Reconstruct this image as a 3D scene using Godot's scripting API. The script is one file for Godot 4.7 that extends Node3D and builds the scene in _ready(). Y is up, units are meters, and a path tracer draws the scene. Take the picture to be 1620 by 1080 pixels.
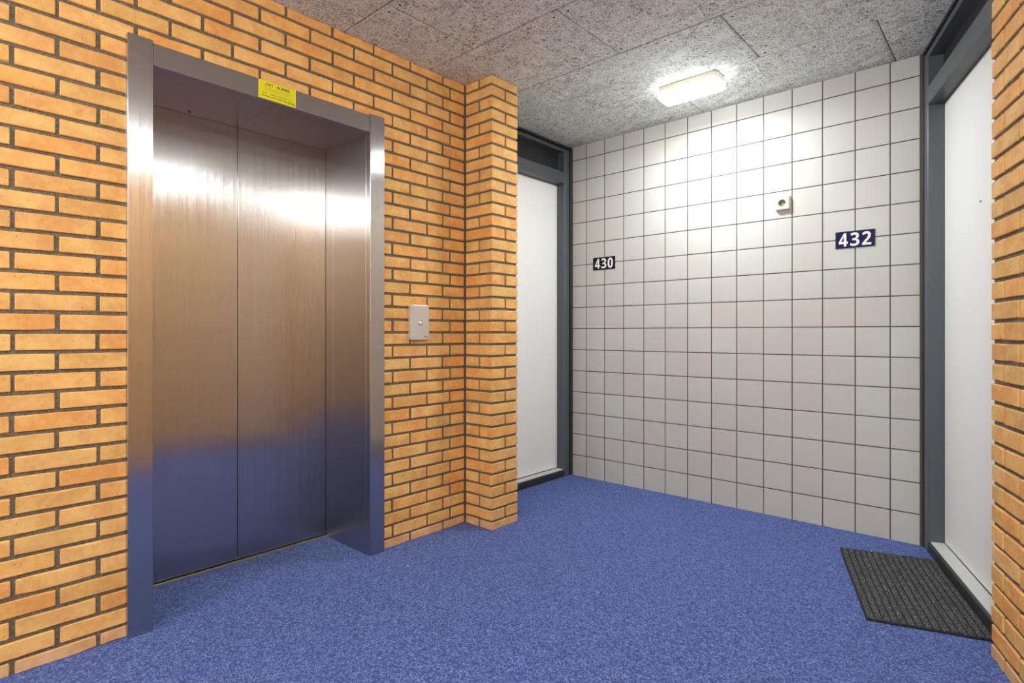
extends Node3D
# Lift lobby: camera, lamps and exposure first, then the shell, then the fittings.

const CEIL := 2.378
const XW := 0.053            # face of the left brick wall
const ANG := 18.5            # the right-hand wall runs at this angle
const LAMP_A := Vector3(0.991, CEIL, 0.458)
const LAMP_B := Vector3(2.42, CEIL, 3.34)
const LAMP_C := [Vector3(0.8, CEIL, 4.5), Vector3(2.4, CEIL, 4.85)]
const POWER := [0.85, 0.8, 0.4, 0.4]     # light that each fitting sends down
const ROUND := [0.06, 0.74, 0.42, 0.42]   # and all round, below the diffuser
const GLOW := [7.0, 16.0, 16.0, 16.0]   # how bright each diffuser shines
const LAMP_COLOR := Color(0.935, 0.976, 1.0)
const EXPOSURE := 2.2

var rng := RandomNumberGenerator.new()
var M := {}
var brick_cache := {}
var brick_mats: Array = []
var dusty_mats: Array = []


func _ready() -> void:
	rng.seed = 4711
	setup_camera()
	setup_environment()
	make_materials()
	build_floor()
	build_ceiling()
	build_wall_left()
	build_pier()
	build_wall_back()
	build_wall_right()
	build_wall_front()
	build_door("door_1", Vector3(-0.132, 0, 1.029), Vector3(0, 0, -1), Vector3(1, 0, 0), 1.029, false)
	var a := deg_to_rad(ANG)
	build_door("door_2", Vector3(1.957, 0, 0.0), Vector3(sin(a), 0, cos(a)), Vector3(-cos(a), 0, sin(a)), 1.034, true)
	build_lift()
	build_sticker()
	build_call_panel()
	build_socket()
	build_number("430", 0.150, M.sign_black, "black house number plate 430 with white digits on tiles beside the brick pier's door")
	build_number("432", 1.671, M.sign_navy, "navy house number plate 432 with white digits on tiles below the wall socket")
	build_lamp(LAMP_A, "white rectangular ceiling lamp glowing above the white tiled wall", POWER[0], GLOW[0], ROUND[0])
	build_lamp(LAMP_B, "white rectangular ceiling lamp hanging over the open end of the lobby", POWER[1], GLOW[1], ROUND[1])
	build_lamp(LAMP_C[0], "white rectangular ceiling lamp near the plastered end wall, on the lift's side", POWER[2], GLOW[2], ROUND[2])
	build_lamp(LAMP_C[1], "white rectangular ceiling lamp near the plastered end wall, on door 432's side", POWER[3], GLOW[3], ROUND[3])
	build_mat()
	build_crumb()


# ---------------------------------------------------------------- camera and light
func setup_camera() -> void:
	var cam := Camera3D.new()
	cam.name = "camera"
	add_child(cam)
	var f := 898.83
	cam.near = 0.05
	cam.far = 60.0
	cam.projection = Camera3D.PROJECTION_FRUSTUM
	cam.size = cam.near * 1080.0 / f
	cam.frustum_offset = Vector2(0, -(540.0 - 526.76) / f * cam.near)
	cam.position = Vector3(2.3139, 1.03, 3.3692)
	cam.rotation = Vector3(0, 0.7316967, 0)
	cam.current = true


func setup_environment() -> void:
	var env := Environment.new()
	env.background_mode = Environment.BG_COLOR
	env.background_color = Color(0, 0, 0)
	env.ambient_light_source = Environment.AMBIENT_SOURCE_DISABLED
	env.tonemap_mode = Environment.TONE_MAPPER_LINEAR
	env.tonemap_exposure = EXPOSURE
	env.sdfgi_enabled = true
	env.ssao_enabled = true
	env.ssil_enabled = true
	var we := WorldEnvironment.new()
	we.name = "environment"
	we.environment = env
	add_child(we)


# ---------------------------------------------------------------- mesh helpers
class MB:
	var v := PackedVector3Array()
	var n := PackedVector3Array()
	var uv := PackedVector2Array()

	func tri(a: Vector3, b: Vector3, c: Vector3, out: Vector3) -> void:
		var g := (b - a).cross(c - a)
		if g.length_squared() < 1e-16:
			return
		if g.dot(out) > 0.0:
			var t := b
			b = c
			c = t
			g = -g
		var nn := -g.normalized()
		for p: Vector3 in [a, b, c]:
			v.append(p)
			n.append(nn)
			uv.append(MB.flat(p, nn))

	static func flat(p: Vector3, nn: Vector3) -> Vector2:
		var q := nn.abs()
		if q.x >= q.y and q.x >= q.z:
			return Vector2(p.z, p.y)
		if q.z >= q.y:
			return Vector2(p.x, p.y)
		return Vector2(p.x, p.z)

	func quad(a: Vector3, b: Vector3, c: Vector3, d: Vector3, out: Vector3) -> void:
		tri(a, b, c, out)
		tri(a, c, d, out)

	func box(lo: Vector3, hi: Vector3, c := 0.001) -> void:
		var mid := (lo + hi) * 0.5
		var h := (hi - lo) * 0.5
		c = minf(c, minf(h.x, minf(h.y, h.z)) * 0.9)
		var pt := func(s: Vector3, axis: int) -> Vector3:
			var q := Vector3(h.x - c, h.y - c, h.z - c)
			q[axis] = h[axis]
			return mid + q * s
		for axis in 3:
			var b1 := (axis + 1) % 3
			var b2 := (axis + 2) % 3
			for sg: float in [-1.0, 1.0]:
				var ps := []
				for k: Vector2 in [Vector2(-1, -1), Vector2(1, -1), Vector2(1, 1), Vector2(-1, 1)]:
					var s := Vector3.ONE
					s[axis] = sg
					s[b1] = k.x
					s[b2] = k.y
					ps.append(pt.call(s, axis))
				var o := Vector3.ZERO
				o[axis] = sg
				quad(ps[0], ps[1], ps[2], ps[3], o)
		for axis in 3:      # edges that run along this axis
			var b1 := (axis + 1) % 3
			var b2 := (axis + 2) % 3
			for k: Vector2 in [Vector2(-1, -1), Vector2(1, -1), Vector2(1, 1), Vector2(-1, 1)]:
				var s0 := Vector3.ONE
				s0[b1] = k.x
				s0[b2] = k.y
				var s1 := s0
				s0[axis] = -1.0
				s1[axis] = 1.0
				var o := Vector3.ZERO
				o[b1] = k.x
				o[b2] = k.y
				quad(pt.call(s0, b1), pt.call(s1, b1), pt.call(s1, b2), pt.call(s0, b2), o)
		for sx: float in [-1.0, 1.0]:
			for sy: float in [-1.0, 1.0]:
				for sz: float in [-1.0, 1.0]:
					var s := Vector3(sx, sy, sz)
					tri(pt.call(s, 0), pt.call(s, 1), pt.call(s, 2), s)

	# closed loops of points, each ring joined to the next; ends capped
	func loft(rings: Array, cap := true) -> void:
		var m: int = rings[0].size()
		var cen := []
		for r: Array in rings:
			var c := Vector3.ZERO
			for p: Vector3 in r:
				c += p
			cen.append(c / m)
		for i in rings.size() - 1:
			for j in m:
				var a: Vector3 = rings[i][j]
				var b: Vector3 = rings[i][(j + 1) % m]
				var c: Vector3 = rings[i + 1][(j + 1) % m]
				var d: Vector3 = rings[i + 1][j]
				var o: Vector3 = (a + b + c + d) * 0.25 - (cen[i] + cen[i + 1]) * 0.5
				quad(a, b, c, d, o)
		if cap:
			var last := rings.size() - 1
			for j in m:
				tri(cen[0], rings[0][j], rings[0][(j + 1) % m], cen[0] - cen[last])
				tri(cen[last], rings[last][j], rings[last][(j + 1) % m], cen[last] - cen[0])

	func mesh() -> ArrayMesh:
		var arr := []
		arr.resize(Mesh.ARRAY_MAX)
		arr[Mesh.ARRAY_VERTEX] = v
		arr[Mesh.ARRAY_NORMAL] = n
		arr[Mesh.ARRAY_TEX_UV] = uv
		var am := ArrayMesh.new()
		am.add_surface_from_arrays(Mesh.PRIMITIVE_TRIANGLES, arr)
		return am


func part(parent: Node, called: String, mesh: Mesh, mat: Material, where := Transform3D()) -> MeshInstance3D:
	var o := MeshInstance3D.new()
	o.name = called
	o.mesh = mesh
	o.material_override = mat
	o.transform = where
	o.cast_shadow = GeometryInstance3D.SHADOW_CASTING_SETTING_ON
	parent.add_child(o, true)
	return o


func bx(parent: Node, called: String, mat: Material, lo: Vector3, hi: Vector3, c := 0.001) -> MeshInstance3D:
	var mid := (lo + hi) * 0.5
	var mb := MB.new()
	mb.box(lo - mid, hi - mid, c)
	return part(parent, called, mb.mesh(), mat, Transform3D(Basis(), mid))


func group_node(called: String, kind := "", at := Transform3D()) -> Node3D:
	var o := Node3D.new()
	o.name = called
	o.transform = at
	add_child(o, true)
	if kind != "":
		o.set_meta("kind", kind)
	return o


func describe(o: Node, label: String, category := "", group := "") -> void:
	o.set_meta("label", label)
	if category != "":
		o.set_meta("category", category)
	if group != "":
		o.set_meta("group", group)


func frame_basis(u: Vector3, n: Vector3) -> Basis:
	return Basis(u, Vector3.UP, n)


# rounded rectangle outline in the xy plane
func round_rect(w: float, h: float, r: float, seg := 5) -> Array:
	var out := []
	for q in 4:
		var cx := (w * 0.5 - r) * (1 if q == 0 or q == 3 else -1)
		var cy := (h * 0.5 - r) * (1 if q < 2 else -1)
		for i in seg + 1:
			var t := (q + float(i) / seg) * PI * 0.5
			out.append(Vector2(cx + cos(t) * r, cy + sin(t) * r))
		var end: Vector2 = out[out.size() - 1]      # split the straight side that follows
		var run := (w - 2 * r) if q % 2 == 0 else (h - 2 * r)
		var dir := [Vector2(-1, 0), Vector2(0, -1), Vector2(1, 0), Vector2(0, 1)][q] as Vector2
		for i in range(1, 6):
			out.append(end + dir * run * i / 6.0)
	return out


func plate_rings(outline: Array, levels: Array) -> Array:
	# levels: [z, scale inset in metres]
	var rings := []
	for l: Array in levels:
		var ring := []
		for p: Vector2 in outline:
			var q := p - p.normalized() * float(l[1])
			ring.append(Vector3(q.x, q.y, l[0]))
		rings.append(ring)
	return rings


func circle_ring(r: float, z: float, seg := 28) -> Array:
	var ring := []
	for i in seg:
		var t := TAU * i / seg
		ring.append(Vector3(cos(t) * r, sin(t) * r, z))
	return ring


# ---------------------------------------------------------------- textures and materials
func tex_from(img: Image) -> ImageTexture:
	return ImageTexture.create_from_image(img)


func noise_img(size: int, freq: float, sd: int, oct := 3, type := FastNoiseLite.TYPE_SIMPLEX_SMOOTH) -> PackedByteArray:
	var nz := FastNoiseLite.new()
	nz.seed = sd
	nz.frequency = freq
	nz.noise_type = type
	nz.fractal_octaves = oct
	var im := nz.get_seamless_image(size, size, false, false, 0.1, true)
	im.convert(Image.FORMAT_L8)
	return im.get_data()


# strands laid over one another: [tone bytes, height bytes]
func strands(size: int, count: int, len_lo: int, len_hi: int, width: int, curl: float, sd: int, base := 60, lo_tone := 110) -> Array:
	var r := RandomNumberGenerator.new()
	r.seed = sd
	var tone := PackedByteArray()
	tone.resize(size * size)
	tone.fill(base)
	var high := PackedByteArray()
	high.resize(size * size)
	high.fill(30)
	var mask := size - 1
	for k in count:
		var x := r.randf() * size
		var y := r.randf() * size
		var ang := r.randf() * TAU
		var bend := r.randf_range(-curl, curl)
		var t := r.randi_range(lo_tone, 255)
		var lift := 60 + 190 * k / count
		for i in r.randi_range(len_lo, len_hi):
			x += cos(ang)
			y += sin(ang)
			ang += bend
			var px := -sin(ang)
			var py := cos(ang)
			for j in width:
				var o := j - (width - 1) * 0.5
				var at := (int(y + py * o) & mask) * size + (int(x + px * o) & mask)
				tone[at] = t
				high[at] = lift
	return [tone, high]


func ramp_img(bytes: PackedByteArray, size: int, stops: Array) -> Image:
	# stops: colours spread evenly over 0..255
	var lut := PackedByteArray()
	lut.resize(768)
	for i in 256:
		var f := i / 255.0 * (stops.size() - 1)
		var k := mini(int(f), stops.size() - 2)
		var c: Color = stops[k].lerp(stops[k + 1], f - k)
		lut[i * 3] = c.r8
		lut[i * 3 + 1] = c.g8
		lut[i * 3 + 2] = c.b8
	var out := PackedByteArray()
	out.resize(size * size * 3)
	for i in size * size:
		var b := bytes[i] * 3
		out[i * 3] = lut[b]
		out[i * 3 + 1] = lut[b + 1]
		out[i * 3 + 2] = lut[b + 2]
	return Image.create_from_data(size, size, false, Image.FORMAT_RGB8, out)


func gray(bytes: PackedByteArray, size: int) -> Image:
	return Image.create_from_data(size, size, false, Image.FORMAT_L8, bytes)


func c8(r: int, g: int, b: int) -> Color:
	return Color8(r, g, b)


func mat(color: Color, rough := 0.8, metal := 0.0) -> StandardMaterial3D:
	var m := StandardMaterial3D.new()
	m.albedo_color = color
	m.roughness = rough
	m.metallic = metal
	return m


func triplanar(m: StandardMaterial3D, scale: float, sharp := 6.0) -> void:
	m.uv1_triplanar = true
	m.uv1_world_triplanar = true
	m.uv1_scale = Vector3.ONE * scale
	m.uv1_triplanar_sharpness = sharp


func make_materials() -> void:
	# brick clay: cloudy firing colour, fine grain, dark pits
	var s := 1024
	var lo := noise_img(s, 0.006, 11, 3)
	var mid := noise_img(s, 0.03, 12, 3)
	var fine := noise_img(s, 0.25, 13, 2)
	var data := PackedByteArray()
	data.resize(s * s * 3)
	var warm := Vector3(222, 161, 92)
	var pale := Vector3(236, 186, 112)
	for i in s * s:
		var t := clampf((lo[i] * 0.62 + mid[i] * 0.38 - 78.0) / 100.0, 0.0, 1.0)
		var c := warm.lerp(pale, t)
		c *= 0.94 + 0.12 * fine[i] / 255.0
		data[i * 3] = int(clampf(c.x, 0, 255))
		data[i * 3 + 1] = int(clampf(c.y, 0, 255))
		data[i * 3 + 2] = int(clampf(c.z, 0, 255))
	var clay := Image.create_from_data(s, s, false, Image.FORMAT_RGB8, data)
	var pr := RandomNumberGenerator.new()
	pr.seed = 77
	for k in 420:     # pits and specks
		var px := pr.randi() % (s - 4)
		var py := pr.randi() % (s - 4)
		var pc := c8(98, 62, 36) if pr.randf() < 0.8 else c8(228, 205, 178)
		clay.fill_rect(Rect2i(px, py, 1 + pr.randi() % 3, 1 + pr.randi() % 3), pc)
	var clay_tex := tex_from(clay)
	var clay_bump := tex_from(gray(noise_img(512, 0.11, 21, 4), 512))
	for tone: Color in [Color(1, 1, 1), Color(0.96, 0.94, 0.92), Color(1, 0.98, 0.94), Color(0.98, 0.99, 0.98), Color(0.99, 0.94, 0.88), Color(0.955, 0.965, 0.94)]:
		var m := mat(tone, 0.78)
		m.albedo_texture = clay_tex
		m.heightmap_enabled = true
		m.heightmap_texture = clay_bump
		m.heightmap_scale = 0.05
		triplanar(m, 1.15)
		brick_mats.append(m)
	for tone: Color in [Color(0.98, 0.97, 0.96), Color(1, 0.99, 0.98)]:
		var m: StandardMaterial3D = brick_mats[0].duplicate()
		m.albedo_color = tone
		# lime dust rubbed into the lowest course
		var dust := ramp_img(noise_img(512, 0.02, 33, 5), 512, [c8(206, 150, 92), c8(214, 164, 112), c8(222, 178, 134), c8(226, 190, 152)])
		m.albedo_texture = tex_from(dust)
		dusty_mats.append(m)
	var many: StandardMaterial3D = brick_mats[0].duplicate()
	many.vertex_color_use_as_albedo = true
	M.brick_many = many

	var mort := mat(Color.WHITE, 0.95)
	mort.albedo_texture = tex_from(ramp_img(noise_img(512, 0.06, 41, 5), 512, [c8(88, 76, 60), c8(112, 99, 80), c8(132, 120, 100)]))
	mort.heightmap_enabled = true
	mort.heightmap_texture = tex_from(gray(noise_img(512, 0.12, 42, 4), 512))
	mort.heightmap_scale = 0.25
	triplanar(mort, 2.5)
	M.mortar = mort

	# wood-wool cement board
	var st := strands(1024, 5200, 50, 140, 4, 0.04, 91, 20, 70)
	var wool := mat(Color.WHITE, 0.95)
	wool.albedo_texture = tex_from(ramp_img(st[0], 1024, [c8(118, 114, 104), c8(186, 185, 173), c8(232, 233, 222), c8(246, 247, 238), c8(253, 254, 248)]))
	wool.heightmap_enabled = true
	wool.heightmap_texture = tex_from(gray(st[1], 1024))
	wool.heightmap_scale = 0.3
	triplanar(wool, 1.45)
	M.wool = wool

	# carpet: short blue loops
	var cp := strands(1024, 60000, 3, 7, 2, 0.2, 17, 70)
	var carpet := mat(Color.WHITE, 0.95)
	carpet.albedo_texture = tex_from(ramp_img(cp[0], 1024, [c8(26, 40, 86), c8(41, 62, 124), c8(62, 88, 161), c8(86, 113, 188), c8(132, 154, 212)]))
	carpet.heightmap_enabled = true
	carpet.heightmap_texture = tex_from(gray(cp[1], 1024))
	carpet.heightmap_scale = 0.35
	carpet.rim_enabled = true
	carpet.rim = 0.25
	triplanar(carpet, 0.72)
	M.carpet = carpet

	# door mat fibre
	var ribm := mat(Color.WHITE, 0.95)
	ribm.albedo_texture = tex_from(ramp_img(cp[0], 1024, [c8(30, 30, 32), c8(46, 46, 48), c8(66, 66, 68), c8(92, 91, 92), c8(158, 156, 155)]))
	ribm.heightmap_enabled = true
	ribm.heightmap_texture = carpet.heightmap_texture
	ribm.heightmap_scale = 0.3
	triplanar(ribm, 1.0)
	M.rib = ribm
	M.rubber = mat(c8(20, 20, 22), 0.7)

	# brushed stainless steel, grain upright
	var bw := 1024
	var bl := PackedByteArray()
	bl.resize(bw * 64)
	var rr := RandomNumberGenerator.new()
	rr.seed = 5
	for x in bw:
		var v := rr.randf_range(232, 255)
		for y in 64:
			if rr.randf() < 0.08:
				v = rr.randf_range(232, 255)
			bl[y * bw + x] = int(v)
	var nb := PackedByteArray()      # hair-fine upright grooves: slopes across the grain only
	nb.resize(bw * 64 * 3)
	for i in bw * 64:
		var k := rr.randf_range(-1.0, 1.0) * rr.randf()
		nb[i * 3] = int(127.5 + 127.0 * 0.42 * k)
		nb[i * 3 + 1] = 128
		nb[i * 3 + 2] = 243
	for x in bw:
		for y in range(1, 64):
			for c in 3:
				nb[(y * bw + x) * 3 + c] = nb[x * 3 + c]
	var steel := mat(c8(204, 199, 195), 0.24, 1.0)
	steel.normal_enabled = true
	steel.normal_texture = tex_from(Image.create_from_data(bw, 64, false, Image.FORMAT_RGB8, nb))
	steel.albedo_texture = tex_from(Image.create_from_data(bw, 64, false, Image.FORMAT_L8, bl))
	steel.uv1_scale = Vector3(9.0, 1.0, 1.0)
	steel.anisotropy_enabled = true
	steel.anisotropy = 1.0
	M.steel = steel
	M.steel_dark = mat(c8(60, 58, 56), 0.5, 1.0)
	M.aluminium = mat(c8(205, 200, 190), 0.35, 1.0)

	# glazed wall tiles
	M.tiles = []
	var glaze_bump := tex_from(gray(noise_img(512, 0.008, 61, 2), 512))
	for c: Color in [c8(194, 189, 181), c8(192, 187, 179), c8(195, 191, 183), c8(193, 187, 178)]:
		var m := mat(c, 0.22)
		m.metallic_specular = 0.26
		m.heightmap_enabled = true
		m.heightmap_texture = glaze_bump
		m.heightmap_scale = 0.03
		triplanar(m, 1.6)
		M.tiles.append(m)
	var grout := mat(c8(92, 80, 70), 0.95)
	grout.heightmap_enabled = true
	grout.heightmap_texture = clay_bump
	grout.heightmap_scale = 0.05
	triplanar(grout, 4.0)
	M.grout = grout

	M.frame = mat(c8(80, 85, 89), 0.4)
	M.frame_dark = mat(c8(44, 47, 51), 0.5)
	M.panel_dark = mat(c8(44, 45, 47), 0.45)
	M.door = mat(c8(240, 238, 233), 0.5)
	M.threshold = mat(c8(198, 198, 194), 0.5)
	M.seal = mat(c8(186, 178, 162), 0.7)
	M.plaster = mat(c8(232, 229, 223), 0.9)
	M.concrete = mat(c8(70, 62, 54), 0.95)
	M.cream = mat(c8(222, 216, 196), 0.45)
	M.socket = mat(c8(222, 213, 190), 0.35)
	M.socket_well = mat(c8(150, 136, 98), 0.45)
	M.black = mat(c8(14, 14, 14), 0.6)
	M.sign_black = mat(c8(22, 21, 22), 0.35)
	M.sign_black.metallic_specular = 0.25
	M.sign_navy = mat(c8(20, 17, 58), 0.35)
	M.sign_navy.metallic_specular = 0.25
	M.digit = mat(c8(226, 224, 218), 0.5)
	M.yellow = mat(c8(226, 214, 20), 0.6)
	M.ink = mat(c8(40, 38, 20), 0.7)
	M.ink_faint = mat(c8(176, 166, 22), 0.7)
	M.ink_mid = mat(c8(120, 112, 20), 0.7)
	M.plate = mat(c8(206, 196, 184), 0.42, 0.35)
	M.chrome = mat(c8(210, 208, 205), 0.18, 1.0)
	M.crumb = mat(c8(235, 233, 228), 0.8)
	var glow := mat(c8(250, 248, 242), 0.5)
	glow.emission_enabled = true
	glow.emission = LAMP_COLOR
	M.glow = glow


# ---------------------------------------------------------------- bricks
# length along x, height along y, face at z = 0, body behind it; rough octagonal section lofted along the length
func brick_mesh(l: float, h: float, d: float, variant: int, b := 0.0022) -> ArrayMesh:
	var key := "%.3f_%.3f_%.3f_%d" % [l, h, d, variant]
	if brick_cache.has(key):
		return brick_cache[key]
	var r := RandomNumberGenerator.new()
	r.seed = hash(key)
	var xs := [0.0, b]
	var segs := maxi(2, int(l / 0.05))
	for i in range(1, segs):
		xs.append(b + (l - 2 * b) * i / segs)
	xs.append_array([l - b, l])
	var rings := []
	for k in xs.size():
		var e := b if k == 0 or k == xs.size() - 1 else 0.0
		var j := func() -> float: return r.randf_range(-0.0007, 0.0007)
		var y0: float = e + j.call()
		var y1: float = h - e + j.call()
		var z1: float = -e + r.randf_range(-0.0005, 0.0003)
		var z0 := -d + e
		var chip := b * (2.6 if r.randf() < 0.1 else 1.0)
		var chip2 := b * (2.6 if r.randf() < 0.1 else 1.0)
		var x: float = xs[k]
		rings.append([Vector3(x, y0, z1 - chip), Vector3(x, y0 + chip, z1), Vector3(x, y1 - chip2, z1), Vector3(x, y1, z1 - chip2), Vector3(x, y1, z0 + b), Vector3(x, y1 - b, z0), Vector3(x, y0 + b, z0), Vector3(x, y0, z0 + b)])
	var mb := MB.new()
	mb.loft(rings)
	var m := mb.mesh()
	brick_cache[key] = m
	return m


func put_brick(parent: Node3D, origin: Vector3, basis: Basis, l: float, h: float, d: float, dusty := false) -> void:
	var lr := snappedf(l, 0.002)
	var hr := snappedf(h, 0.002)
	var m := brick_mesh(lr, hr, d, rng.randi() % 4)
	var ma: Material = dusty_mats[rng.randi() % dusty_mats.size()] if dusty else brick_mats[rng.randi() % brick_mats.size()]
	var push := basis.z * rng.randf_range(-0.0012, 0.0012)
	part(parent, "brick", m, ma, Transform3D(basis, origin + push))


func many_bricks(parent: Node3D, list: Array, basis: Basis) -> void:
	if list.is_empty():
		return
	var mm := MultiMesh.new()
	mm.transform_format = MultiMesh.TRANSFORM_3D
	mm.use_colors = true
	mm.mesh = brick_mesh(0.2, 0.05, 0.05, 0)
	mm.instance_count = list.size()
	for i in list.size():
		var e: Array = list[i]
		mm.set_instance_transform(i, Transform3D(Basis(basis.x * (float(e[1]) / 0.2), basis.y * (float(e[2]) / 0.05), basis.z), e[0]))
		var t := rng.randf_range(0.92, 1.0)
		mm.set_instance_color(i, Color(t, t * rng.randf_range(0.95, 1.0), t * rng.randf_range(0.92, 1.0)))
	var o := MultiMeshInstance3D.new()
	o.name = "brickwork"
	o.multimesh = mm
	o.material_override = M.brick_many
	o.set_meta("kind", "stuff")
	parent.add_child(o, true)


func build_wall_left() -> void:
	var w := group_node("wall_left", "structure")
	describe(w, "yellow-orange brick wall with grey mortar around the lift")
	var xb := XW - 0.006
	bx(w, "mortar", M.mortar, Vector3(-0.40, 0, 1.032), Vector3(xb, CEIL, 1.80), 0.0005)
	bx(w, "mortar", M.mortar, Vector3(-0.40, 0, 2.79), Vector3(xb, CEIL, 5.5), 0.0005)
	bx(w, "mortar", M.mortar, Vector3(-0.40, 2.037, 1.80), Vector3(xb, CEIL, 2.79), 0.0005)
	var basis := frame_basis(Vector3(0, 0, -1), Vector3(1, 0, 0))
	var far := []
	for k in 39:
		var y0 := 0.043 + 0.06186 * (k - 1) + 0.006
		var y1 := minf(0.043 + 0.06186 * k - 0.006, CEIL - 0.001)
		if k == 0:
			y0 = 0.0
		if y1 - y0 < 0.008:
			continue
		var cuts := []        # joint centres
		if k % 2 == 0:
			cuts = [1.235, 1.392]
			for i in 20:
				cuts.append(1.606 + 0.2136 * i)
		else:
			cuts = [1.235, 1.341, 1.499]
			for i in 20:
				cuts.append(1.7125 + 0.2136 * i)
		for i in cuts.size() - 1:
			var za: float = cuts[i] + 0.006 + rng.randf_range(-0.0015, 0.0015)
			var zb: float = cuts[i + 1] - 0.006 + rng.randf_range(-0.0015, 0.0015)
			if za > 5.4:
				continue
			zb = minf(zb, 5.49)
			if y0 < 2.02:     # beside the lift
				if za >= 1.79 and zb <= 2.80:
					continue
				if za < 1.79 and zb > 1.79:
					zb = 1.79
				if za < 2.80 and zb > 2.80:
					za = 2.80
				if zb - za < 0.012:
					continue
			if za > 3.3:
				far.append([Vector3(XW, y0, zb), zb - za, y1 - y0])
			else:
				put_brick(w, Vector3(XW, y0, zb), basis, zb - za, y1 - y0, 0.05, k == 0)
	many_bricks(w, far, basis)


func build_pier() -> void:
	var w := group_node("wall_pier", "structure")
	describe(w, "narrow yellow brick pier projecting beside the lift wall")
	bx(w, "mortar", M.mortar, Vector3(XW - 0.002, 0, 1.037), Vector3(0.250, CEIL, 1.229), 0.0005)
	var along_x := frame_basis(Vector3(1, 0, 0), Vector3(0, 0, 1))
	var along_z := frame_basis(Vector3(0, 0, -1), Vector3(1, 0, 0))
	for k in 39:
		var y0 := 0.043 + 0.06186 * (k - 1) + 0.006
		var y1 := minf(0.043 + 0.06186 * k - 0.006, CEIL - 0.001)
		if k == 0:
			y0 = 0.0
		if y1 - y0 < 0.008:
			continue
		if k % 2 == 0:
			put_brick(w, Vector3(0.155, y0, 1.235), along_z, 0.204, y1 - y0, 0.095, k == 0)
			put_brick(w, Vector3(0.256, y0, 1.235), along_z, 0.204, y1 - y0, 0.089, k == 0)
		else:
			put_brick(w, Vector3(0.060, y0, 1.235), along_x, 0.196, y1 - y0, 0.101)
			put_brick(w, Vector3(0.060, y0, 1.122), along_x, 0.196, y1 - y0, 0.091)


func build_wall_right() -> void:
	var a := deg_to_rad(ANG)
	var u := Vector3(sin(a), 0, cos(a))
	var n := Vector3(-cos(a), 0, sin(a))
	var w := group_node("wall_right", "structure", Transform3D(frame_basis(u, n), Vector3(2.241, 0, 0.999)))
	describe(w, "yellow brick wall running at an angle beside door 432")
	bx(w, "mortar", M.mortar, Vector3(0.006, 0, -0.35), Vector3(4.80, CEIL, -0.006), 0.0005)
	var far := []
	for k in 38:
		var y0 := 0.0463 + 0.06376 * (k - 1) + 0.006
		var y1 := minf(0.0463 + 0.06376 * k - 0.006, CEIL - 0.001)
		if k == 0:
			y0 = 0.0
		if y1 - y0 < 0.008:
			continue
		var x := 0.0
		var first := true
		while x < 4.7:
			var l := 0.2016
			if first:
				l = 0.092 if k % 2 == 0 else 0.199
			first = false
			var ll := l + rng.randf_range(-0.002, 0.002)
			if x < 0.72:
				put_brick(w, Vector3(x, y0, 0), Basis(), ll, y1 - y0, 0.098, k == 0)
			else:
				far.append([Vector3(x, y0, 0), ll, y1 - y0])
			x += l + 0.012
	many_bricks(w, far, Basis())


func build_wall_front() -> void:
	var w := bx(self, "wall_front", M.plaster, Vector3(-0.40, 0, 5.5), Vector3(4.3, CEIL, 5.7), 0.001)
	w.set_meta("kind", "structure")
	describe(w, "plain plastered wall closing the lobby")


func build_wall_back() -> void:
	var w := group_node("wall_back", "structure")
	describe(w, "white glazed tile wall with dark grout between the two doors")
	bx(w, "grout", M.grout, Vector3(-0.40, 0, -0.25), Vector3(2.10, CEIL, -0.0012), 0.0005)
	var xs := [-0.118]
	for i in 13:
		xs.append(0.152 * i)
	xs.append(1.9445)
	var ys := [0.0]
	for i in 15:
		ys.append(0.150 + 0.152 * i)
	ys.append(CEIL - 0.0005)
	var cache := {}
	for j in ys.size() - 1:
		for i in xs.size() - 1:
			var g := 0.0026
			var x0: float = xs[i] + (0.0 if i == 0 else g)
			var x1: float = xs[i + 1] - (0.0 if i == xs.size() - 2 else g)
			var y0: float = ys[j] + (0.0 if j == 0 else g)
			var y1: float = ys[j + 1] - (0.0 if j == ys.size() - 2 else g)
			var key := "%.4f_%.4f" % [x1 - x0, y1 - y0]
			if not cache.has(key):
				var mb := MB.new()
				var hw := (x1 - x0) * 0.5
				var hh := (y1 - y0) * 0.5
				var rings := []
				for l: Array in [[-0.006, 0.0], [-0.0012, 0.0], [-0.0004, 0.0006], [0.0, 0.0022]]:
					var e: float = l[1]
					var z: float = l[0]
					rings.append([Vector3(-hw + e, -hh + e, z), Vector3(hw - e, -hh + e, z), Vector3(hw - e, hh - e, z), Vector3(-hw + e, hh - e, z)])
				mb.loft(rings)
				cache[key] = mb.mesh()
			var tilt := Basis.from_euler(Vector3(rng.randf_range(-0.0016, 0.0016), rng.randf_range(-0.0016, 0.0016), 0))
			var m: Material = M.tiles[rng.randi() % M.tiles.size()]
			part(w, "tile", cache[key], m, Transform3D(tilt, Vector3((x0 + x1) * 0.5, (y0 + y1) * 0.5, rng.randf_range(-0.0002, 0.0002))))


func build_floor() -> void:
	var f := bx(self, "floor", M.carpet, Vector3(-0.40, -0.03, -0.25), Vector3(4.3, 0.0, 5.7), 0.0005)
	f.set_meta("kind", "structure")
	describe(f, "speckled blue loop-pile carpet covering the lobby floor")


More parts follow.
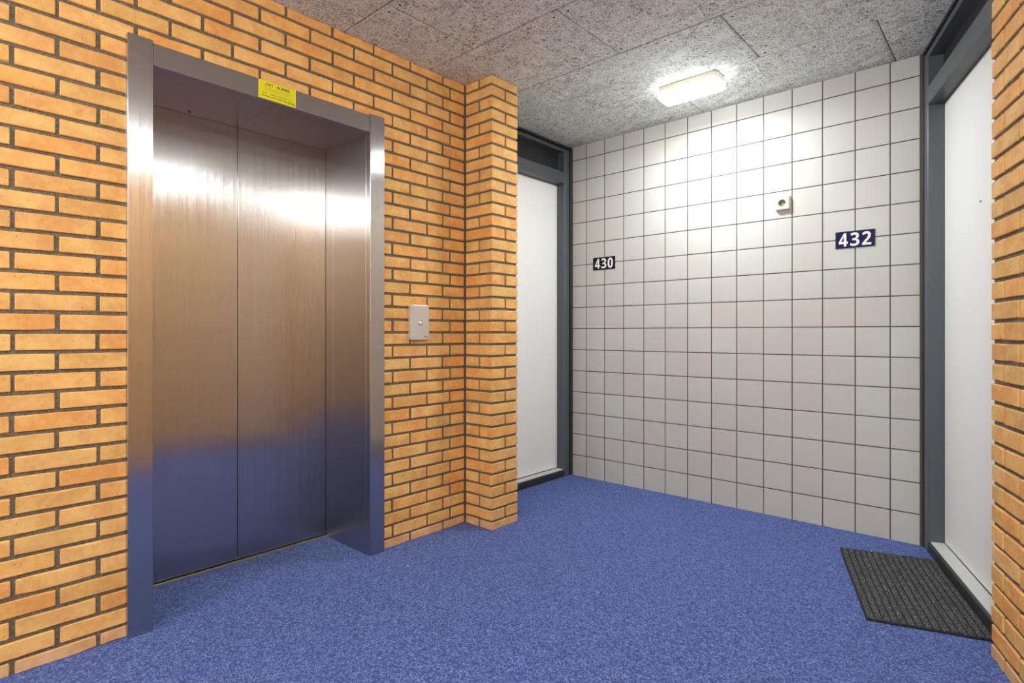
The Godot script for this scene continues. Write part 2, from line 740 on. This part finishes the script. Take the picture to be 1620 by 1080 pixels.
func build_ceiling() -> void:
	var w := group_node("ceiling", "structure")
	describe(w, "grey wood-wool board ceiling with staggered joints")
	bx(w, "slab", M.concrete, Vector3(-0.40, CEIL + 0.024, -0.25), Vector3(4.3, CEIL + 0.12, 5.7), 0.001)
	var zs := [-0.25, 0.487, 0.980, 1.480, 1.975, 2.470, 2.965, 3.460, 3.955, 4.450, 4.945, 5.7]
	for r in zs.size() - 1:
		var xs := [-0.40]
		var x := 0.862 if r % 2 == 0 else 0.372
		while x < 4.2:
			xs.append(x)
			x += 0.985
		xs.append(4.3)
		for i in xs.size() - 1:
			var g := 0.0022
			var lo := Vector3(xs[i] + g, CEIL + rng.randf_range(0.0, 0.0012), zs[r] + g)
			var hi := Vector3(xs[i + 1] - g, CEIL + 0.025, zs[r + 1] - g)
			var p := bx(w, "ceiling_panel", M.wool, lo, hi, 0.005)
			# sunk screws near the corners
			if zs[r] < 2.4 and zs[r] > -0.1:
				var mb := MB.new()
				mb.loft([plate_ring_xz(0.0055, 0.0), plate_ring_xz(0.0045, 0.002)])
				var hx := (hi.x - lo.x) * 0.5 - 0.035
				var hz := (hi.z - lo.z) * 0.5 - 0.035
				for sx: float in [-1.0, 1.0]:
					for sz: float in [-1.0, 1.0]:
						part(p, "screw", mb.mesh(), M.steel_dark, Transform3D(Basis(), Vector3(sx * hx, -(hi.y - lo.y) * 0.5 - 0.0008, sz * hz)))


func plate_ring_xz(r: float, y: float) -> Array:
	var ring := []
	for i in 10:
		ring.append(Vector3(cos(TAU * i / 10) * r, y, sin(TAU * i / 10) * r))
	return ring


# ---------------------------------------------------------------- apartment doors
func build_door(called: String, at: Vector3, u: Vector3, n: Vector3, wd: float, peep: bool) -> void:
	var d := group_node(called, "structure", Transform3D(frame_basis(u, n), at))
	describe(d, ("white flush door 432 with peephole" if peep else "white flush door 430 behind the brick pier") + " in a dark grey frame with transom")
	var t := 0.014       # edge trim
	var g := 0.024       # end of the shadow groove
	var j := 0.080       # inner edge of the jamb
	var top := CEIL
	for side in 2:
		var fx := func(x0: float, x1: float) -> Array: return [x0, x1] if side == 0 else [wd - x1, wd - x0]
		var e: Array = fx.call(0.0, t)
		bx(d, "frame_trim", M.frame_dark, Vector3(e[0], 0, -0.12), Vector3(e[1], top - 0.0005, 0.004), 0.0015)
		var mb := MB.new()
		e = fx.call(t, g + 0.002)
		mb.box(Vector3(e[0], 0, -0.12), Vector3(e[1], top - t, -0.022), 0.0005)
		e = fx.call(g, j)
		mb.box(Vector3(e[0], 0, -0.12), Vector3(e[1], top - g, 0.0), 0.004)
		part(d, "jamb", mb.mesh(), M.frame)
	bx(d, "frame_trim", M.frame_dark, Vector3(t, top - t, -0.12), Vector3(wd - t, top - 0.0005, 0.004), 0.0015)
	var hb := MB.new()
	hb.box(Vector3(t, top - g - 0.002, -0.12), Vector3(wd - t, top - t, -0.022), 0.0005)
	hb.box(Vector3(j - 0.004, 2.330, -0.12), Vector3(wd - j + 0.004, top - g, 0.0), 0.004)
	part(d, "head_rail", hb.mesh(), M.frame)
	bx(d, "transom_rail", M.frame, Vector3(j - 0.004, 2.103, -0.12), Vector3(wd - j + 0.004, 2.185, 0.0), 0.003)
	bx(d, "transom_panel", M.panel_dark, Vector3(j - 0.004, 2.183, -0.10), Vector3(wd - j + 0.004, 2.333, -0.062), 0.001)
	var leaf := bx(d, "door_leaf", M.door, Vector3(j + 0.004, 0.056, -0.11), Vector3(wd - j - 0.004, 2.098, -0.066), 0.002)
	leaf.set_meta("label", "plain white door leaf")
	bx(d, "weather_seal", M.seal, Vector3(j - 0.001, 0.05, -0.10), Vector3(j + 0.005, 2.100, -0.068), 0.001)
	bx(d, "weather_seal", M.seal, Vector3(wd - j - 0.005, 0.05, -0.10), Vector3(wd - j + 0.001, 2.100, -0.068), 0.001)
	bx(d, "weather_seal", M.seal, Vector3(j - 0.001, 2.097, -0.10), Vector3(wd - j + 0.001, 2.104, -0.068), 0.001)
	bx(d, "sill", M.frame_dark, Vector3(j - 0.004, 0, -0.12), Vector3(wd - j + 0.004, 0.047, -0.001), 0.003)
	var th := bx(d, "threshold", M.threshold, Vector3(j, 0.044, -0.068), Vector3(wd - j, 0.052, -0.012), 0.002)
	th.set_meta("label", "light grey threshold strip")
	if peep:
		var mb := MB.new()
		mb.loft([circle_ring(0.008, 0.0, 18), circle_ring(0.008, 0.003, 18), circle_ring(0.0065, 0.004, 18)])
		var mid := Vector3(wd * 0.5, (0.056 + 2.098) * 0.5, -0.088)
		var ph := part(leaf, "peephole", mb.mesh(), M.chrome, Transform3D(Basis(), Vector3(0.555, 1.545, -0.066) - mid))
		ph.set_meta("label", "small metal peephole")


# ---------------------------------------------------------------- lift
func build_lift() -> void:
	var l := group_node("lift_entrance")
	describe(l, "brushed stainless steel lift entrance with two closed door leaves", "elevator")
	var z0 := 1.776
	var z1 := 1.855
	var z2 := 2.735
	var z3 := 2.811
	var xf := 0.075
	bx(l, "jamb", M.steel, Vector3(0.040, 0, z2), Vector3(xf, 2.044, z3), 0.0015)
	bx(l, "jamb", M.steel, Vector3(0.040, 0, z0), Vector3(xf, 2.044, z1), 0.0015)
	bx(l, "header", M.steel, Vector3(0.054, 1.958, z1 + 0.0005), Vector3(xf - 0.003, 2.036, z2 - 0.0005), 0.001)
	var zm := 2.289
	for s in 2:
		var a := z1 if s == 0 else zm + 0.0008
		var b := zm - 0.0008 if s == 0 else z2
		bx(l, "soffit_panel", M.steel, Vector3(-0.318, 1.958, a), Vector3(0.053, 1.968, b), 0.0008)
		bx(l, "reveal_panel", M.steel, Vector3(-0.248, 0.0, z1 - 0.02) if s == 0 else Vector3(-0.248, 0.0, z2), Vector3(0.040, 1.97, z1) if s == 0 else Vector3(0.040, 1.97, z2 + 0.02), 0.0008)
		bx(l, "reveal_strip", M.steel, Vector3(-0.316, 0.0, z1 - 0.02) if s == 0 else Vector3(-0.316, 0.0, z2 + 0.002), Vector3(-0.250, 1.97, z1 - 0.002) if s == 0 else Vector3(-0.250, 1.97, z2 + 0.02), 0.0015)
		var leaf := bx(l, "door_leaf", M.steel, Vector3(-0.352, 0.010, a - (0.03 if s == 0 else 0.0)), Vector3(-0.320, 2.03, b + (0.0 if s == 0 else 0.03)), 0.002)
		leaf.set_meta("label", "brushed steel sliding lift door leaf")
	bx(l, "shaft_cover", M.black, Vector3(-0.40, 0.0, z1 - 0.05), Vector3(-0.36, 2.036, z2 + 0.05), 0.001)
	bx(l, "sill", M.aluminium, Vector3(-0.345, -0.001, z1 - 0.01), Vector3(-0.304, 0.006, z2 + 0.01), 0.001)
	var mb := MB.new()
	mb.loft([plate_ring_xz(0.006, 0.0), plate_ring_xz(0.005, 0.003)])
	part(l, "release_lock", mb.mesh(), M.steel_dark, Transform3D(Basis(), Vector3(-0.285, 1.956, 2.50)))


# text as thin solid letters, fitted to a width and height, centred on its own origin
func letters(parent: Node, called: String, text: String, w: float, h: float, depth: float, m: Material, at: Vector3, bold := true) -> MeshInstance3D:
	var font := SystemFont.new()
	font.font_names = PackedStringArray(["Droid Sans"])
	font.font_weight = 700 if bold else 400
	var tm := TextMesh.new()
	tm.font = font
	tm.text = text
	tm.font_size = 64
	tm.pixel_size = 0.01
	tm.depth = 0.02
	tm.curve_step = 1.0
	var am := ArrayMesh.new()
	am.add_surface_from_arrays(Mesh.PRIMITIVE_TRIANGLES, tm.get_mesh_arrays())
	var bb := am.get_aabb()
	var k := Vector3(w / bb.size.x, h / bb.size.y, depth / bb.size.z)
	var o := at - bb.get_center() * k
	return part(parent, called, am, m, Transform3D(Basis.from_scale(k), o))


func build_sticker() -> void:
	var basis := frame_basis(Vector3(0, 0, -1), Vector3(1, 0, 0))
	var s := group_node("alarm_sticker", "", Transform3D(basis, Vector3(0.0721, 1.9985, 2.2925)))
	describe(s, "yellow LIFT - ALARM sticker on the steel header above the lift doors", "sticker")
	bx(s, "backing", M.yellow, Vector3(-0.0775, -0.036, 0), Vector3(0.0775, 0.036, 0.0006), 0.0001)
	letters(s, "lettering", "LIFT - ALARM", 0.098, 0.0105, 0.0003, M.ink, Vector3(0.0, 0.0235, 0.0007))
	for i in 4:
		var w: float = [0.056, 0.064, 0.050, 0.058][i]
		bx(s, "print_line", M.ink_faint, Vector3(-w, 0.0122 - i * 0.0045, 0.0005), Vector3(w, 0.0135 - i * 0.0045, 0.0008), 0.0001)
	letters(s, "lettering", "BEL : 0800-0224712", 0.118, 0.0095, 0.0003, M.ink_mid, Vector3(-0.002, -0.0125, 0.0007), false)
	bx(s, "print_bar", M.ink, Vector3(-0.068, -0.0245, 0.0005), Vector3(0.040, -0.0222, 0.0008), 0.0001)
	letters(s, "lettering", "OTIS", 0.030, 0.0085, 0.0003, M.ink, Vector3(0.058, -0.0255, 0.0007))


func build_call_panel() -> void:
	var basis := frame_basis(Vector3(0, 0, -1), Vector3(1, 0, 0))
	var s := group_node("call_button_panel", "", Transform3D(basis, Vector3(XW - 0.002, 1.083, 1.559)))
	describe(s, "pale metal lift call panel with one round button on the brick wall", "button panel")
	var mb := MB.new()
	mb.loft(plate_rings(round_rect(0.116, 0.176, 0.012), [[0.0, 0.0], [0.016, 0.0], [0.0185, 0.0012], [0.0195, 0.004]]))
	part(s, "plate", mb.mesh(), M.plate)
	var r := MB.new()
	r.loft([circle_ring(0.0135, 0.019), circle_ring(0.0135, 0.0215), circle_ring(0.0120, 0.0228), circle_ring(0.0100, 0.0222), circle_ring(0.0096, 0.0198)])
	part(s, "button_ring", r.mesh(), M.chrome)
	var b := MB.new()
	b.loft([circle_ring(0.0092, 0.019), circle_ring(0.0092, 0.0222), circle_ring(0.0075, 0.0232), circle_ring(0.004, 0.0236)])
	part(s, "button", b.mesh(), M.digit)
	letters(s, "lettering", "OTIS", 0.021, 0.006, 0.0004, M.ink, Vector3(0.036, -0.0705, 0.0197))


func build_socket() -> void:
	var s := group_node("wall_socket", "", Transform3D(Basis(), Vector3(1.3225, 1.752, 0.0)))
	describe(s, "cream surface-mounted power socket on white tiles above plate 432", "socket")
	var outline := round_rect(0.078, 0.078, 0.009)
	var rings := plate_rings(outline, [[0.0, 0.0], [0.014, 0.0], [0.020, 0.0018], [0.0235, 0.006], [0.0245, 0.012]])
	var mb := MB.new()
	mb.loft(rings, false)
	# face with a round well
	var hole := []
	for p: Vector2 in outline:
		hole.append(Vector3(p.normalized().x * 0.0195, p.normalized().y * 0.0195, 0.0245))
	var last: Array = rings[rings.size() - 1]
	for i in hole.size():
		var k := (i + 1) % hole.size()
		mb.quad(last[i], last[k], hole[k], hole[i], Vector3(0, 0, 1))
	part(s, "cover", mb.mesh(), M.socket)
	var wl := MB.new()
	var deep := []
	for p: Vector3 in hole:
		deep.append(Vector3(p.x * 0.94, p.y * 0.94, 0.0105))
	for i in hole.size():
		var k := (i + 1) % hole.size()
		wl.quad(hole[i], hole[k], deep[k], deep[i], -Vector3(hole[i].x, hole[i].y, 0))
		wl.tri(Vector3(0, 0, 0.0105), deep[i], deep[k], Vector3(0, 0, 1))
	var well := part(s, "well", wl.mesh(), M.socket_well)
	for sx: float in [-1.0, 1.0]:
		var h := MB.new()
		h.loft([circle_ring(0.0032, 0.0100, 12), circle_ring(0.0032, 0.0110, 12)])
		part(well, "contact_hole", h.mesh(), M.black, Transform3D(Basis(), Vector3(sx * 0.0085, 0, 0)))
	for sy: float in [-1.0, 1.0]:
		bx(well, "earth_clip", M.chrome, Vector3(-0.003, sy * 0.0165 - 0.0015, 0.011), Vector3(0.003, sy * 0.0165 + 0.0015, 0.020), 0.0005)


func build_number(text: String, x: float, m: Material, label: String) -> void:
	var s := group_node("number_plate" if text == "430" else "number_plate_001", "", Transform3D(Basis(), Vector3(x, 1.5155, 0.0002)))
	describe(s, label, "number plate", "house number plates on the tiled wall")
	bx(s, "plate", m, Vector3(-0.089, -0.0435, 0), Vector3(0.089, 0.0435, 0.004), 0.0006)
	for i in 3:
		letters(s, "digit", text[i], 0.041, 0.069, 0.0012, M.digit, Vector3(-0.0525 + 0.0525 * i, 0.0, 0.0044))


# ---------------------------------------------------------------- lamps
func build_lamp(at: Vector3, label: String, power: float, shine: float, all_round: float) -> void:
	var l := group_node("ceiling_light" if at == LAMP_A else ("ceiling_light_001" if at == LAMP_B else "ceiling_light_%03d" % (2 + LAMP_C.find(at))), "", Transform3D(Basis(), at))
	describe(l, label, "lamp", "ceiling lamps of the lobby")
	bx(l, "housing", M.cream, Vector3(-0.160, -0.036, -0.055), Vector3(0.160, -0.0005, 0.055), 0.003)
	var ring := func(hx: float, hz: float, y: float) -> Array:
		var b := 0.006
		return [Vector3(-hx, y, -hz + b), Vector3(-hx + b, y, -hz), Vector3(hx - b, y, -hz), Vector3(hx, y, -hz + b), Vector3(hx, y, hz - b), Vector3(hx - b, y, hz), Vector3(-hx + b, y, hz), Vector3(-hx, y, hz - b)]
	var mb := MB.new()
	mb.loft([ring.call(0.163, 0.058, -0.0365), ring.call(0.165, 0.060, -0.040), ring.call(0.165, 0.060, -0.060), ring.call(0.156, 0.049, -0.077)])
	var glow: StandardMaterial3D = M.glow.duplicate()
	glow.emission_energy_multiplier = shine
	part(l, "light_diffuser", mb.mesh(), glow)
	var area := AreaLight3D.new()
	area.name = "glow"
	area.area_size = Vector2(0.31, 0.10)
	area.light_color = LAMP_COLOR
	area.light_energy = power
	area.area_range = 12.0
	area.area_attenuation = 2.0
	area.shadow_enabled = true
	l.add_child(area)
	area.transform = Transform3D(Basis(Vector3(1, 0, 0), -PI / 2), Vector3(0, -0.0795, 0))
	for x: float in [-0.11, 0.0, 0.11]:
		var omni := OmniLight3D.new()
		omni.name = "side_glow"
		omni.light_color = LAMP_COLOR
		omni.light_energy = all_round / 3.0
		omni.light_size = 0.012
		omni.omni_range = 12.0
		omni.omni_attenuation = 2.0
		omni.shadow_enabled = true
		l.add_child(omni, true)
		omni.position = Vector3(x, -0.094, 0)


# ---------------------------------------------------------------- small things
func build_mat() -> void:
	var a := deg_to_rad(ANG)
	var u := Vector3(sin(a), 0, cos(a))       # along the mat
	var v := Vector3(cos(a), 0, -sin(a))      # towards the door
	var d := group_node("doormat", "", Transform3D(Basis(v, Vector3.UP, u), Vector3(1.671, 0.0, 0.326)))
	describe(d, "charcoal ribbed doormat on blue carpet in front of door 432", "doormat")
	var wide := 0.377
	var length := 0.715
	var lift := func(z: float) -> float: return 0.010 * pow(maxf(0.0, 1.0 - z / 0.16), 2.0)
	var strip := func(x0: float, x1: float, y0: float, y1: float, inset: float) -> ArrayMesh:
		var rings := []
		var steps := [0.0, 0.03, 0.07, 0.11, 0.16, 0.3, 0.5, length]
		for s: float in steps:
			var z := clampf(s, inset, length - inset)
			var q: float = lift.call(z)
			rings.append([Vector3(x0, y0 + q, z), Vector3(x1, y0 + q, z), Vector3(x1, y1 + q - 0.001, z), Vector3(x1 - 0.0015, y1 + q, z), Vector3(x0 + 0.0015, y1 + q, z), Vector3(x0, y1 + q - 0.001, z)])
		var mb := MB.new()
		mb.loft(rings)
		return mb.mesh()
	part(d, "backing", strip.call(0.0, wide, 0.0005, 0.0048, 0.0), M.rubber)
	var n := 15
	var pitch := (wide - 0.008) / n
	for i in n:
		var x := 0.004 + pitch * i
		part(d, "rib", strip.call(x + 0.0028, x + pitch - 0.0028, 0.0045, 0.0092, 0.006), M.rib)


func build_crumb() -> void:
	var mb := MB.new()
	mb.loft([plate_ring_xz(0.0022, 0.0), plate_ring_xz(0.003, 0.0016), plate_ring_xz(0.0014, 0.003)])
	var c := part(self, "crumb", mb.mesh(), M.crumb, Transform3D(Basis(), Vector3(0.292, 0.0, 1.806)))
	describe(c, "tiny white crumb lying on the carpet near the lift jamb", "crumb")
